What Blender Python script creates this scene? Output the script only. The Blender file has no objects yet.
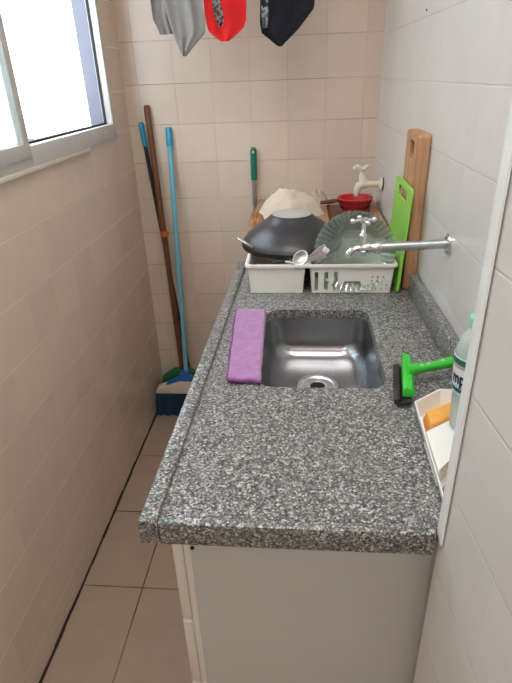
import bpy, bmesh, math, random
from mathutils import Vector, Matrix, noise
random.seed(7)
PI = math.pi
sc = bpy.context.scene
COL = sc.collection

# ------------------------------------------------------------------ helpers
def link(o, parent=None):
    COL.objects.link(o)
    if parent is not None:
        o.parent = parent
    return o

def obj(name, bm, mat, parent=None, smooth=30, origin=None):
    """one mesh object out of a bmesh; origin = where its own origin sits"""
    me = bpy.data.meshes.new(name)
    bmesh.ops.recalc_face_normals(bm, faces=bm.faces)
    if origin is not None:
        bmesh.ops.translate(bm, verts=bm.verts, vec=-Vector(origin))
    bm.to_mesh(me); bm.free()
    if smooth:
        for p in me.polygons: p.use_smooth = True
        me.set_sharp_from_angle(angle=math.radians(smooth))
    mats = mat if isinstance(mat, (list, tuple)) else [mat]
    for m in mats: me.materials.append(m)
    o = bpy.data.objects.new(name, me)
    link(o, parent)
    if origin is not None:
        o.location = origin
    return o

def thing(name, label, cat, loc=(0, 0, 0), group=None):
    o = bpy.data.objects.new(name, None)
    o.empty_display_size = .05
    link(o); o.location = loc
    o['label'] = label; o['category'] = cat
    if group: o['group'] = group
    return o

def part(name, bm, mat, root, smooth=30):
    """a part built in world coordinates and parented to its thing"""
    o = obj(name, bm, mat, None, smooth)
    o.parent = root
    w = Vector(root.location)
    r = root
    while r.parent is not None:
        r = r.parent; w = w + Vector(r.location)
    o.data.transform(Matrix.Translation(-w))
    return o

def tag(o, label, cat, group=None):
    o['label'] = label; o['category'] = cat
    if group: o['group'] = group
    return o

def struct(name, bm, mat, smooth=30):
    o = obj(name, bm, mat, None, smooth)
    o['kind'] = 'structure'
    return o

def B(): return bmesh.new()

def box(bm, x0, x1, y0, y1, z0, z1, bev=0, seg=2, M=None):
    vs = [bm.verts.new(c) for c in ((x0,y0,z0),(x1,y0,z0),(x1,y1,z0),(x0,y1,z0),(x0,y0,z1),(x1,y0,z1),(x1,y1,z1),(x0,y1,z1))]
    fs = [bm.faces.new([vs[i] for i in f]) for f in ((3,2,1,0),(4,5,6,7),(0,1,5,4),(1,2,6,5),(2,3,7,6),(3,0,4,7))]
    if M is not None:
        bmesh.ops.transform(bm, matrix=M, verts=vs)
    if bev:
        es = {e for f in fs for e in f.edges}
        bmesh.ops.bevel(bm, geom=list(es), offset=bev, segments=seg, affect='EDGES', profile=.5)
    return bm

def prism(bm, pts, z0, z1, bev=0, seg=2, M=None):
    """polygon in xy extruded z0..z1"""
    a = [bm.verts.new((x, y, z0)) for x, y in pts]
    b = [bm.verts.new((x, y, z1)) for x, y in pts]
    fs = [bm.faces.new(a[::-1]), bm.faces.new(b)]
    n = len(pts)
    for i in range(n):
        fs.append(bm.faces.new((a[i], a[(i+1) % n], b[(i+1) % n], b[i])))
    if M is not None: bmesh.ops.transform(bm, matrix=M, verts=a+b)
    if bev:
        es = {e for f in fs[:2] for e in f.edges}
        bmesh.ops.bevel(bm, geom=list(es), offset=bev, segments=seg, affect='EDGES', profile=.5)
    return bm

def holed(bm, outer, holes, z0, z1, M=None):
    """polygon with holes in xy, extruded z0..z1"""
    es = []; vs = []
    for loop in [outer] + holes:
        l = [bm.verts.new((x, y, z0)) for x, y in loop]
        vs += l
        es += [bm.edges.new((l[i], l[(i+1) % len(l)])) for i in range(len(l))]
    r = bmesh.ops.triangle_fill(bm, edges=es, use_beauty=True)
    fs = [g for g in r['geom'] if isinstance(g, bmesh.types.BMFace)]
    ex = bmesh.ops.extrude_face_region(bm, geom=fs)
    nv = [g for g in ex['geom'] if isinstance(g, bmesh.types.BMVert)]
    bmesh.ops.translate(bm, verts=nv, vec=(0, 0, z1-z0))
    if M is not None: bmesh.ops.transform(bm, matrix=M, verts=vs+nv)
    return bm

def tube(bm, pts, r, seg=12, close=False, cap=True):
    pts = [Vector(p) for p in pts]
    n = len(pts)
    rs = r if isinstance(r, (list, tuple)) else [r]*n
    rings = []
    up = None
    for i, p in enumerate(pts):
        if close: t = pts[(i+1) % n] - pts[i-1]
        else: t = pts[min(i+1, n-1)] - pts[max(i-1, 0)]
        t.normalize()
        if up is None:
            up = Vector((0, 0, 1)) if abs(t.z) < .9 else Vector((1, 0, 0))
        s = t.cross(up)
        if s.length < 1e-5: s = t.cross(Vector((0, 1, 0)))
        s.normalize(); u = s.cross(t).normalized(); up = u
        rings.append([bm.verts.new(p + rs[i]*(math.cos(2*PI*k/seg)*s + math.sin(2*PI*k/seg)*u)) for k in range(seg)])
    m = n if close else n-1
    for i in range(m):
        a, b = rings[i], rings[(i+1) % n]
        for k in range(seg):
            bm.faces.new((a[k], a[(k+1) % seg], b[(k+1) % seg], b[k]))
    if cap and not close:
        bm.faces.new(rings[0][::-1]); bm.faces.new(rings[-1])
    return bm

def lathe(bm, prof, M=None, seg=40, closed=False):
    """profile of (r, z); M places it"""
    rings = []
    M = M or Matrix.Identity(4)
    for r, z in prof:
        if r < 1e-6: rings.append([bm.verts.new(M @ Vector((0, 0, z)))])
        else: rings.append([bm.verts.new(M @ Vector((r*math.cos(2*PI*k/seg), r*math.sin(2*PI*k/seg), z))) for k in range(seg)])
    pairs = list(zip(rings, rings[1:])) + ([(rings[-1], rings[0])] if closed else [])
    for a, b in pairs:
        for k in range(seg):
            k2 = (k+1) % seg
            if len(a) == 1 and len(b) == 1: continue
            if len(a) == 1: bm.faces.new((a[0], b[k2], b[k]))
            elif len(b) == 1: bm.faces.new((a[k], a[k2], b[0]))
            else: bm.faces.new((a[k], a[k2], b[k2], b[k]))
    return bm

def rrect(x0, x1, y0, y1, r, n=8):
    out = []
    for cx, cy, a0 in ((x1-r, y0+r, -90), (x1-r, y1-r, 0), (x0+r, y1-r, 90), (x0+r, y0+r, 180)):
        for i in range(n+1):
            a = math.radians(a0 + 90*i/n)
            out.append((cx+r*math.cos(a), cy+r*math.sin(a)))
    return out

def T(*v): return Matrix.Translation(Vector(v))
def axis_to(d, at=(0, 0, 0)):
    """matrix taking +Z to direction d, placed at a point"""
    return T(*at) @ Vector(d).to_track_quat('Z', 'Y').to_matrix().to_4x4()

# ------------------------------------------------------------------ materials
class N:
    def __init__(s, name):
        s.m = bpy.data.materials.new(name); s.m.use_nodes = True
        s.t = s.m.node_tree; s.b = s.t.nodes['Principled BSDF']; s.out = s.t.nodes['Material Output']
    def n(s, typ, **kw):
        x = s.t.nodes.new(typ)
        for k, v in kw.items(): setattr(x, k, v)
        return x
    def l(s, a, b): s.t.links.new(a, b)
    def math(s, op, a, b=None, c=None):
        x = s.n('ShaderNodeMath', operation=op)
        for i, v in enumerate((a, b, c)):
            if v is None: continue
            if hasattr(v, 'is_output'): s.l(v, x.inputs[i])
            else: x.inputs[i].default_value = v
        return x.outputs[0]
    def mix(s, f, a, b):
        x = s.n('ShaderNodeMix', data_type='RGBA')
        for i, v in ((0, f), (6, a), (7, b)):
            if hasattr(v, 'is_output'): s.l(v, x.inputs[i])
            elif i == 0: x.inputs[0].default_value = v
            else: x.inputs[i].default_value = (*v, 1)
        return x.outputs[2]
    def ramp(s, f, stops, interp='LINEAR'):
        x = s.n('ShaderNodeValToRGB'); x.color_ramp.interpolation = interp
        e = x.color_ramp.elements
        while len(e) < len(stops): e.new(.5)
        for k, (p, c) in enumerate(stops):
            e[k].position = p; e[k].color = (*c, 1) if len(c) == 3 else c
        s.l(f, x.inputs[0]); return x.outputs[0]
    def bump(s, h, strength=.3, dist=.002):
        x = s.n('ShaderNodeBump'); x.inputs['Strength'].default_value = strength; x.inputs['Distance'].default_value = dist
        s.l(h, x.inputs['Height']); s.l(x.outputs[0], s.b.inputs['Normal']); return x

def srgb(r, g, b):
    f = lambda c: (c/255/12.92) if c/255 <= .04045 else ((c/255+.055)/1.055)**2.4
    return (f(r), f(g), f(b))

def plain(name, col, rough=.5, metal=0, var=.06, scale=40, bump=0, bscale=300, **inp):
    a = N(name)
    tc = a.n('ShaderNodeTexCoord')
    nz = a.n('ShaderNodeTexNoise'); nz.inputs['Scale'].default_value = scale; nz.inputs['Detail'].default_value = 4
    a.l(tc.outputs['Object'], nz.inputs['Vector'])
    lo = tuple(c*(1-var) for c in col); hi = tuple(min(1, c*(1+var)) for c in col)
    a.l(a.mix(nz.outputs[0], lo, hi), a.b.inputs['Base Color'])
    a.b.inputs['Roughness'].default_value = rough; a.b.inputs['Metallic'].default_value = metal
    for k, v in inp.items():
        a.b.inputs[k.replace('_', ' ')].default_value = v
    if bump:
        n2 = a.n('ShaderNodeTexNoise'); n2.inputs['Scale'].default_value = bscale; n2.inputs['Detail'].default_value = 3
        a.l(tc.outputs['Object'], n2.inputs['Vector']); a.bump(n2.outputs[0], bump, .003)
    return a.m

def tiles(name, ua, va, u0, v0, tu, tv, col, grout, gw, rough=.2, var=.04, wav=.15, mott=.03, fu_=.3):
    """square glazed tiles on the axes ua/va ('X','Y','Z') of world position"""
    a = N(name)
    g = a.n('ShaderNodeNewGeometry'); sp = a.n('ShaderNodeSeparateXYZ'); a.l(g.outputs['Position'], sp.inputs[0])
    U = a.math('DIVIDE', a.math('SUBTRACT', sp.outputs[ua], u0), tu)
    V = a.math('DIVIDE', a.math('SUBTRACT', sp.outputs[va], v0), tv)
    fu = a.math('FRACT', U); fv = a.math('FRACT', V)
    du = a.math('MULTIPLY', a.math('MINIMUM', fu, a.math('SUBTRACT', 1, fu)), tu)
    dv = a.math('MULTIPLY', a.math('MINIMUM', fv, a.math('SUBTRACT', 1, fv)), tv)
    d = a.math('MINIMUM', a.math('ADD', du, gw*(.75-.75*fu_)), dv)
    mask = a.n('ShaderNodeMapRange', interpolation_type='SMOOTHSTEP')
    mask.inputs['From Min'].default_value = gw*.35; mask.inputs['From Max'].default_value = gw*.75
    a.l(d, mask.inputs['Value'])                      # 0 grout, 1 tile
    cid = a.n('ShaderNodeCombineXYZ'); a.l(a.math('FLOOR', U), cid.inputs[0]); a.l(a.math('FLOOR', V), cid.inputs[1])
    wn = a.n('ShaderNodeTexWhiteNoise'); a.l(cid.outputs[0], wn.inputs['Vector'])
    nz = a.n('ShaderNodeTexNoise'); nz.inputs['Scale'].default_value = 14; nz.inputs['Detail'].default_value = 5
    a.l(g.outputs['Position'], nz.inputs['Vector'])
    f = a.math('ADD', a.math('MULTIPLY', a.math('SUBTRACT', wn.outputs[0], .5), var*2), a.math('MULTIPLY', a.math('SUBTRACT', nz.outputs[0], .5), mott*4))
    hsv = a.n('ShaderNodeHueSaturation'); hsv.inputs['Color'].default_value = (*col, 1)
    a.l(a.math('ADD', 1, f), hsv.inputs['Value'])
    # grout is patchy: some joints nearly vanish
    n3 = a.n('ShaderNodeTexNoise'); n3.inputs['Scale'].default_value = 5; a.l(g.outputs['Position'], n3.inputs['Vector'])
    gm = a.ramp(n3.outputs[0], [(.35, (.25,)*3), (.6, (1,)*3)])
    inv = a.math('MULTIPLY', a.math('SUBTRACT', 1, mask.outputs[0]), gm)
    a.l(a.mix(inv, hsv.outputs[0], grout) if not hasattr(hsv, 'zz') else None, a.b.inputs['Base Color'])
    rr = a.math('ADD', rough, a.math('MULTIPLY', inv, .5)); a.l(rr, a.b.inputs['Roughness'])
    n4 = a.n('ShaderNodeTexNoise'); n4.inputs['Scale'].default_value = 9; a.l(g.outputs['Position'], n4.inputs['Vector'])
    h = a.math('ADD', a.math('MULTIPLY', mask.outputs[0], .35), a.math('MULTIPLY', n4.outputs[0], wav))
    a.bump(h, .5, .004)
    return a.m

CREAM = (.685, .575, .48)
PALE = (.72, .70, .685)
M = {}
M['tile_left'] = tiles('cream glazed tile left', 'Y', 'Z', 1.96, 1.147-.15*10, .15, .15, CREAM, (.76, .70, .62), .0024, .22, fu_=.3)
M['tile_back'] = tiles('cream glazed tile back', 'X', 'Z', -.0635-1.5, 1.0166-1.5, .15, .15, CREAM, (.42, .34, .27), .0028, .3, fu_=.55)
M['tile_right'] = tiles('pale glazed tile right', 'Y', 'Z', 1.14-1.5, 1.0066-1.5, .15, .15, PALE, (.66, .62, .58), .0030, .3, .02, fu_=.35)
M['tile_floor'] = tiles('beige floor tile', 'X', 'Y', -.5155-3.3, 1.1122-3.3, .33, .33, (.39, .30, .235), (.045, .028, .02), .0042, .38, .05, .06, .05, 1)
M['paint'] = plain('white ceiling paint', (.75, .72, .68), .9, bump=.1)
M['plaster'] = plain('white outdoor plaster', (.66, .66, .65), .95, var=.2, scale=9, bump=.4, bscale=60)
M['grime'] = plain('dark reddish joint grime', (.035, .014, .008), .9, var=.5, scale=30)
M['sill'] = plain('bluish grey outer sill paint', (.185, .195, .245), .7, var=.12, scale=18, bump=.15)
M['alu'] = plain('grey painted aluminium', (.60, .595, .58), .38, .2, var=.05)
M['aludark'] = plain('black rubber gasket', (.012, .012, .014), .7)
M['marble'] = plain('pale stone inner sill', (.72, .66, .56), .35, var=.08, scale=15)
M['trimw'] = plain('glossy white plastic corner trim', (.92, .96, .97), .22)
M['white_lam'] = plain('white laminate', (.60, .595, .585), .42, var=.03, scale=8)
M['white_edge'] = plain('glossy white drawer front', (.78, .73, .66), .3, var=.02)
M['dark'] = plain('dark hole', (.01, .01, .01), .8)
M['white_pl'] = plain('white plastic', (.86, .84, .79), .38, var=.03)
M['white_pl2'] = plain('glossy white plastic tray', (.86, .86, .83), .3, var=.03)
M['chrome'] = plain('chrome', (.74, .75, .76), .16, 1, var=.04)
M['chrome_dull'] = plain('scratched chrome pipe', (.55, .56, .57), .3, 1, var=.1, scale=80)
M['steel'] = plain('brushed stainless steel', (.36, .36, .375), .24, 1, var=.08, scale=12)
M['steelbright'] = plain('polished steel', (.72, .72, .72), .36, 1)
M['wokblack'] = plain('black nonstick coating', (.055, .055, .058), .36, .35, var=.1)
M['wokbase'] = plain('worn grey aluminium disc', (.50, .48, .46), .55, .2, var=.12, scale=60)
M['wokrim'] = plain('black rim band', (.012, .012, .013), .4)
M['purple'] = plain('purple terry cloth', (.42, .185, .42), .95, var=.35, scale=60, bump=.9, bscale=420, Sheen_Weight=.4)
M['purple_hem'] = plain('dark purple hem', (.24, .07, .26), .9, var=.15, bump=.6)
M['green_pl'] = plain('bright green plastic', (.05, .55, .045), .35, var=.05)
M['green_pale'] = plain('pale green emblem', (.45, .75, .40), .4)
M['rubber'] = plain('black rubber', (.014, .014, .014), .55, bump=.2)
M['lime'] = plain('lime green board plastic', (.30, .66, .10), .4, var=.05)
M['sponge'] = plain('orange sponge', (.86, .42, .10), .95, var=.15, scale=60, bump=.8, bscale=200)
M['sponge_y'] = plain('yellow sponge', (.88, .55, .16), .95, var=.15, scale=60, bump=.8, bscale=200)
M['steelwool'] = plain('grey scouring pad', (.30, .28, .26), .9, var=.3, scale=90, bump=.8)
M['cap'] = plain('green bottle cap', (.22, .68, .40), .35)
M['red_pl'] = plain('red plastic', (.62, .02, .03), .35, var=.05)
M['cream_pl'] = plain('cream plastic tap', (.74, .68, .56), .35)
M['black_pl'] = plain('black plastic', (.015, .015, .016), .4)
M['brown_wood_dark'] = plain('dark wooden handle', (.12, .05, .025), .5, var=.3, scale=40)
M['tub'] = plain('brown laundry tub', (.40, .235, .14), .6, var=.12, scale=14)
M['teal'] = plain('teal green plastic grip', (.005, .17, .12), .35)
M['bluepole'] = plain('light blue coated pole', (.16, .46, .60), .35, var=.04)
M['bluecap'] = plain('bright blue plastic', (.02, .30, .50), .35)
M['navybristle'] = plain('dark blue bristles', (.012, .05, .11), .7, var=.4, scale=200)
M['bluetop'] = plain('vivid blue plastic', (.01, .14, .50), .35)
M['beige_pl'] = plain('off white plastic head', (.66, .58, .47), .45)
M['greenbrush'] = plain('dark green bristles', (.01, .075, .02), .7, var=.4, scale=200)
M['greenhead'] = plain('green plastic broom head', (.02, .16, .05), .45)
M['orange'] = plain('orange cap', (.55, .13, .03), .5)
M['rag_white'] = plain('off white cotton cloth', (.68, .58, .48), .95, var=.1, scale=30, bump=.4, bscale=200, Sheen_Weight=.3)
M['rag_brown'] = plain('brown and orange rag', (.46, .22, .10), .95, var=.6, scale=35, bump=.5)
M['rag_net'] = plain('beige net rag', (.50, .43, .34), .95, var=.4, scale=120, bump=1, bscale=200)
M['grey_cl'] = plain('light grey knitted cotton', (.28, .272, .26), .95, var=.12, scale=60, bump=.3, bscale=400)
M['grey_cl2'] = plain('mid grey cotton', (.20, .195, .188), .95, var=.12, scale=60, bump=.3, bscale=400)
M['red_cl'] = plain('red fabric', (.75, .008, .010), .8, var=.1, scale=30, bump=.2, bscale=300)
M['navy_cl'] = plain('navy blue fabric', (.003, .0035, .012), .85, var=.15, scale=40, bump=.2)
M['line'] = plain('grey line', (.4, .4, .38), .7)
M['pebble'] = plain('grey pebble', (.22, .21, .19), .9, var=.3)
M['label_navy'] = plain('navy print', (.008, .012, .08), .5)

def camo(name, c1, c2, c3):
    a = N(name); tc = a.n('ShaderNodeTexCoord'); nz = a.n('ShaderNodeTexNoise')
    nz.inputs['Scale'].default_value = 45; nz.inputs['Detail'].default_value = 3; a.l(tc.outputs['Object'], nz.inputs['Vector'])
    a.l(a.ramp(nz.outputs[0], [(0, c1), (.46, c2), (.56, c3)], 'CONSTANT'), a.b.inputs['Base Color'])
    a.b.inputs['Roughness'].default_value = .9
    return a.m
M['print_grey'] = camo('dark grey printed waistband', (.02, .02, .022), (.22, .2, .2), (.07, .06, .06))
M['print_navy'] = camo('grey striped waistband', (.015, .015, .02), (.3, .31, .33), (.10, .10, .12))

def granite():
    a = N('grey speckled granite'); tc = a.n('ShaderNodeTexCoord')
    def vor(s):
        v = a.n('ShaderNodeTexVoronoi'); v.inputs['Scale'].default_value = s
        n = a.n('ShaderNodeTexNoise'); n.inputs['Scale'].default_value = s*.9; n.inputs['Detail'].default_value = 2
        a.l(tc.outputs['Object'], n.inputs['Vector'])
        add = a.n('ShaderNodeMixRGB', blend_type='ADD'); add.inputs[0].default_value = .9/s
        a.l(tc.outputs['Object'], add.inputs[1]); a.l(n.outputs['Color'], add.inputs[2]); a.l(add.outputs[0], v.inputs['Vector'])
        sp = a.n('ShaderNodeSeparateColor'); a.l(v.outputs['Color'], sp.inputs[0]); return sp.outputs[0]
    A = a.ramp(vor(340), [(0, (.012, .012, .013)), (.20, (.06, .06, .062)), (.43, (.17, .168, .164)), (.68, (.35, .345, .335)), (.89, (.66, .65, .62))], 'CONSTANT')
    Bc = a.ramp(vor(640), [(0, (.02, .02, .021)), (.25, (.14, .14, .14)), (.58, (.30, .295, .285)), (.84, (.58, .57, .55))], 'CONSTANT')
    nz = a.n('ShaderNodeTexNoise'); nz.inputs['Scale'].default_value = 9; nz.inputs['Detail'].default_value = 6; a.l(tc.outputs['Object'], nz.inputs['Vector'])
    f = a.ramp(nz.outputs[0], [(.3, (.15,)*3), (.7, (.45,)*3)])
    a.l(a.mix(f, A, Bc), a.b.inputs['Base Color'])
    a.b.inputs['Roughness'].default_value = .33
    return a.m
M['granite'] = granite()

def wood(name, c1, c2, axis_scale, rough=.5):
    a = N(name); tc = a.n('ShaderNodeTexCoord'); mp = a.n('ShaderNodeMapping'); mp.inputs['Scale'].default_value = axis_scale
    a.l(tc.outputs['Object'], mp.inputs[0])
    nz = a.n('ShaderNodeTexNoise'); nz.inputs['Scale'].default_value = 6; nz.inputs['Detail'].default_value = 6; nz.inputs['Distortion'].default_value = .6
    a.l(mp.outputs[0], nz.inputs['Vector'])
    a.l(a.ramp(nz.outputs[0], [(.3, c1), (.7, c2)]), a.b.inputs['Base Color'])
    a.b.inputs['Roughness'].default_value = rough
    a.bump(nz.outputs[0], .15, .002)
    return a.m
M['board_wood'] = wood('light brown board wood', (.40, .20, .095), (.58, .33, .18), (14, 14, 1.2))
M['pole_wood'] = wood('dark reddish pole wood', (.10, .032, .015), (.19, .068, .032), (18, 18, 1.5), .42)

def glass(name, col, rough=.02, alpha_t=.0):
    a = N(name)
    a.b.inputs['Base Color'].default_value = (*col, 1)
    a.b.inputs['Transmission Weight'].default_value = 1; a.b.inputs['Roughness'].default_value = rough
    a.b.inputs['IOR'].default_value = 1.45
    return a.m

def thin_pane(name, tint, k):
    a = N(name)
    tr = a.n('ShaderNodeBsdfTransparent'); tr.inputs[0].default_value = (*tint, 1)
    df = a.n('ShaderNodeBsdfDiffuse'); df.inputs[0].default_value = (.7, .78, .78, 1)
    m1 = a.n('ShaderNodeMixShader'); m1.inputs[0].default_value = k
    a.l(tr.outputs[0], m1.inputs[1]); a.l(df.outputs[0], m1.inputs[2])
    gl = a.n('ShaderNodeBsdfGlossy'); gl.inputs['Roughness'].default_value = .05
    m2 = a.n('ShaderNodeMixShader'); m2.inputs[0].default_value = .10; a.l(m1.outputs[0], m2.inputs[1]); a.l(gl.outputs[0], m2.inputs[2])
    a.l(m2.outputs[0], a.out.inputs[0])
    return a.m
M['pane'] = thin_pane('dusty window pane', (.86, .92, .92), .18)

def plate_glass():
    a = N('clear greenish pressed glass')
    tr = a.n('ShaderNodeBsdfTransparent'); tr.inputs[0].default_value = (.955, .985, .97, 1)
    gl = a.n('ShaderNodeBsdfGlossy'); gl.inputs['Roughness'].default_value = .07; gl.inputs[0].default_value = (.95, 1, .98, 1)
    df = a.n('ShaderNodeBsdfTranslucent'); df.inputs[0].default_value = (.80, .90, .86, 1)
    d2 = a.n('ShaderNodeBsdfDiffuse'); d2.inputs[0].default_value = (.80, .90, .86, 1)
    md = a.n('ShaderNodeMixShader'); md.inputs[0].default_value = .5; a.l(df.outputs[0], md.inputs[1]); a.l(d2.outputs[0], md.inputs[2])
    m1 = a.n('ShaderNodeMixShader'); m1.inputs[0].default_value = .13
    a.l(tr.outputs[0], m1.inputs[1]); a.l(md.outputs[0], m1.inputs[2])
    fr = a.n('ShaderNodeFresnel'); fr.inputs[0].default_value = 1.75
    m2 = a.n('ShaderNodeMixShader'); a.l(fr.outputs[0], m2.inputs[0]); a.l(m1.outputs[0], m2.inputs[1]); a.l(gl.outputs[0], m2.inputs[2])
    a.l(m2.outputs[0], a.out.inputs[0])
    return a.m
def bottle_mat():
    a = N('translucent pale bottle plastic')
    a.b.inputs['Base Color'].default_value = (.80, .93, .89, 1); a.b.inputs['Roughness'].default_value = .25
    a.b.inputs['Transmission Weight'].default_value = .45; a.b.inputs['IOR'].default_value = 1.2
    a.b.inputs['Subsurface Weight'].default_value = .0
    return a.m
M['bottle'] = bottle_mat()
M['glass_plate'] = plate_glass()

def label_mat(z0, z1):
    a = N('printed bottle label'); g = a.n('ShaderNodeNewGeometry'); sp = a.n('ShaderNodeSeparateXYZ'); a.l(g.outputs['Position'], sp.inputs[0])
    t = a.math('DIVIDE', a.math('SUBTRACT', sp.outputs['Z'], z0), z1-z0)
    a.l(a.ramp(t, [(0, (.55, .68, .66)), (.06, (.015, .11, .085)), (.17, (.52, .72, .78)), (.26, (.84, .86, .87)), (.70, (.50, .40, .44)), (.80, (.02, .15, .11)), (.95, (.6, .75, .7))], 'CONSTANT'), a.b.inputs['Base Color'])
    a.b.inputs['Roughness'].default_value = .4
    return a.m

# ------------------------------------------------------------------ measured frame
XL, YB, XR, ZC = -.7199, 2.2925, .359, .922       # left wall, back wall, right wall at y=0, worktop surface
KR, KB = .0262, -.0277
def xr(y): return XR - KR*y                       # right wall surface at depth y
def yb(x): return YB - KB*x                       # back wall surface at x
CEIL = 2.55

# ------------------------------------------------------------------ setting
struct('floor', box(B(), -.95, 1.0, -2.1, 2.45, -.1, 0), M['tile_floor'], 0)
struct('ceiling', box(B(), -.95, 1.0, -2.1, 2.45, CEIL, CEIL+.1), M['paint'], 0)
bm = B(); prism(bm, [(XL-.09, yb(XL-.09)), (.55, yb(.55)), (.55, yb(.55)+.1), (XL-.09, yb(XL-.09)+.1)], 0, CEIL)
struct('wall_back', bm, M['tile_back'], 0)
# left wall with the window opening
WY0, WY1, WZ0, WZ1 = .06, 2.075, 1.292, 2.15
XO = XL-.085
wl = B()
R90 = Matrix(((0, 0, 1, 0), (1, 0, 0, 0), (0, 1, 0, 0), (0, 0, 0, 1)))      # local x->y, y->z, z->x
holed(wl, [(-2.1, 0), (2.38, 0), (2.38, CEIL), (-2.1, CEIL)], [[(WY0, WZ0), (WY1, WZ0), (WY1, WZ1), (WY0, WZ1)]], XO, XL, R90)
w = struct('wall_left', wl, [M['tile_left'], M['sill']], 0)
for p in w.data.polygons:
    c = p.center
    if XO+.01 < c.x < XL-.01 and WY0-.01 < c.y < WY1+.01 and WZ0-.01 < c.z < WZ1+.01: p.material_index = 1
bm = B(); prism(bm, [(xr(.53), .53), (xr(2.4), 2.4), (.56, 2.4), (.56, .53)], 0, CEIL)
struct('wall_right', bm, M['tile_right'], 0)
PX, PY = .190, .531                              # corner of the wall that juts out beside the camera
bm = B(); prism(bm, [(PX, PY), (.56, PY), (.56, -2.1), (PX+.09*(PY+2.1), -2.1)], 0, CEIL)
struct('wall_near_right', bm, M['tile_right'], 0)
struct('wall_front', box(B(), -.9, .6, -2.2, -2.1, 0, CEIL), M['paint'], 0)
# plastic corner trim on the jutting corner, above the worktop
bm = B(); prism(bm, [(PX-.003, PY+.003), (PX-.003, PY-.018), (PX-.0005, PY-.019), (PX+.0005, PY-.001), (PX+.026, PY-.001), (PX+.026, PY+.003)], .917, CEIL)
struct('trim_1', bm, M['trimw'], 0)
bm = B()
for i in range(60):
    y0 = -1.2 + i*.0583; h = .006+.006*random.random(); d = .003+.003*random.random()
    box(bm, XL-.002, XL+d, y0, y0+.0583, 0, h)
struct('baseboard_left', bm, M['grime'], 0)
# inner sill
struct('trim_2', box(B(), XL-.02, XL+.014, WY0-.02, 1.78, WZ0-.013, WZ0-.0005, .002), M['marble'])
# the white building across the light well
struct('wall_outside', box(B(), -2.1, -1.95, -3, 8, -.5, 3.0), M['plaster'], 0)

# window
win = bpy.data.objects.new('window_1', None); link(win); win.location = (XL, (WY0+WY1)/2, WZ0); win['kind'] = 'structure'
bm = B()
fx0, fx1 = XL-.062, XL+.010
fw = .034
fxm = XL-.026
for (b0, a0, a1, c0, c1) in ((fx0, WY0, 1.385, WZ0, WZ0+.050), (fxm, 1.385, WY1, WZ0, WZ0+.050), (fx0, WY0, WY1, WZ1-fw, WZ1), (fx0, WY0, WY0+fw, WZ0+.050, WZ1-fw), (fxm, WY1-.026, WY1, WZ0+.050, WZ1-fw)):
    box(bm, b0, fx1, a0, a1, c0, c1, .0012)
part('window_frame', bm, M['alu'], win)
bm = B()   # gasket line round the opening, on the frame's inner faces
box(bm, XL-.022, XL-.014, 1.385, WY1-.026, WZ0+.0495, WZ0+.056)
box(bm, XL-.022, XL-.014, WY1-.0315, WY1-.0255, WZ0+.050, WZ1-fw)
part('gasket', bm, M['aludark'], win)
def sash(x0, x1, y0, y1, z0, z1, st):
    bm = B()
    for (a0, a1, c0, c1) in ((y0, y1, z0, z0+.036), (y0, y1, z1-.036, z1), (y0, y0+st, z0+.036, z1-.036), (y1-st, y1, z0+.036, z1-.036)):
        box(bm, x0, x1, a0, a1, c0, c1, .0015)
    s = part('sliding_sash', bm, M['alu'], win)
    bm = B(); box(bm, (x0+x1)/2-.002, (x0+x1)/2+.002, y0+st-.004, y1-st+.004, z0+.032, z1-.032)
    part('pane', bm, M['pane'], s, 0)
sash(fx1-.014, fx1+.004, WY0+.01, 1.378, WZ0+.022, WZ1-.03, .030)
sash(fx0+.012, fx0+.030, WY0+.05, 1.28, WZ0+.048, WZ1-.03, .032)
bm = B(); box(bm, fx1-.002, fx1+.003, 1.925, 1.985, WZ0+.022, WZ0+.031, .001); part('maker_plate', bm, M['alu'], win)
struct('trim_3', box(B(), XO-.03, XL-.027, 1.386, WY1-.001, WZ0+.001, WZ0+.040), M['sill'], 0)
# pebble on the outer sill
bm = B(); bmesh.ops.create_icosphere(bm, subdivisions=3, radius=.009)
for v in bm.verts: v.co *= 1+.3*noise.noise(v.co*120); v.co.z *= .6
o = obj('pebble', bm, M['pebble']); o.location = (XO-.006, 1.60, WZ0+.0445)
tag(o, 'small grey pebble lying on the outer window sill', 'pebble')

# ------------------------------------------------------------------ worktop
ct = thing('granite_countertop', 'grey speckled granite worktop with raised edges and a sink cut-out', 'countertop', (.05, 1.1, .898))
xl0, xl1 = -.2303, -.2155                          # left edge near / far
CY0, CY1 = .522, 1.668
SX0, SX1, SY0, SY1 = -.093, .1725, .895, 1.284
bm = B()
outer = [(xl0+.027, CY0+.015), (PX-.006, CY0+.015), (PX-.006, PY+.006), (xr(.6)-.001, PY+.006), (xr(CY1)-.001, CY1), (xl1+.027, CY1)]
hole = rrect(SX0, SX1, SY0, SY1, .038)
holed(bm, outer, [hole[::-1]], .899, ZC)
part('slab', bm, M['granite'], ct, 20)
bm = B(); prism(bm, [(xl0, CY0), (xl0+.027, CY0), (xl1+.027, CY1), (xl1, CY1)], .885, .931, .003); part('raised_edge', bm, M['granite'], ct)
bm = B(); box(bm, xl0+.0275, PX-.006, CY0, CY0+.015, .885, .927, .003); part('raised_edge', bm, M['granite'], ct)
bm = B(); prism(bm, [(xr(.56)-.024, PY+.010), (xr(.56)-.001, PY+.010), (xr(1.40)-.001, 1.405), (xr(1.40)-.024, 1.405)], ZC, .978, .002); part('backsplash', bm, M['granite'], ct)

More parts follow.
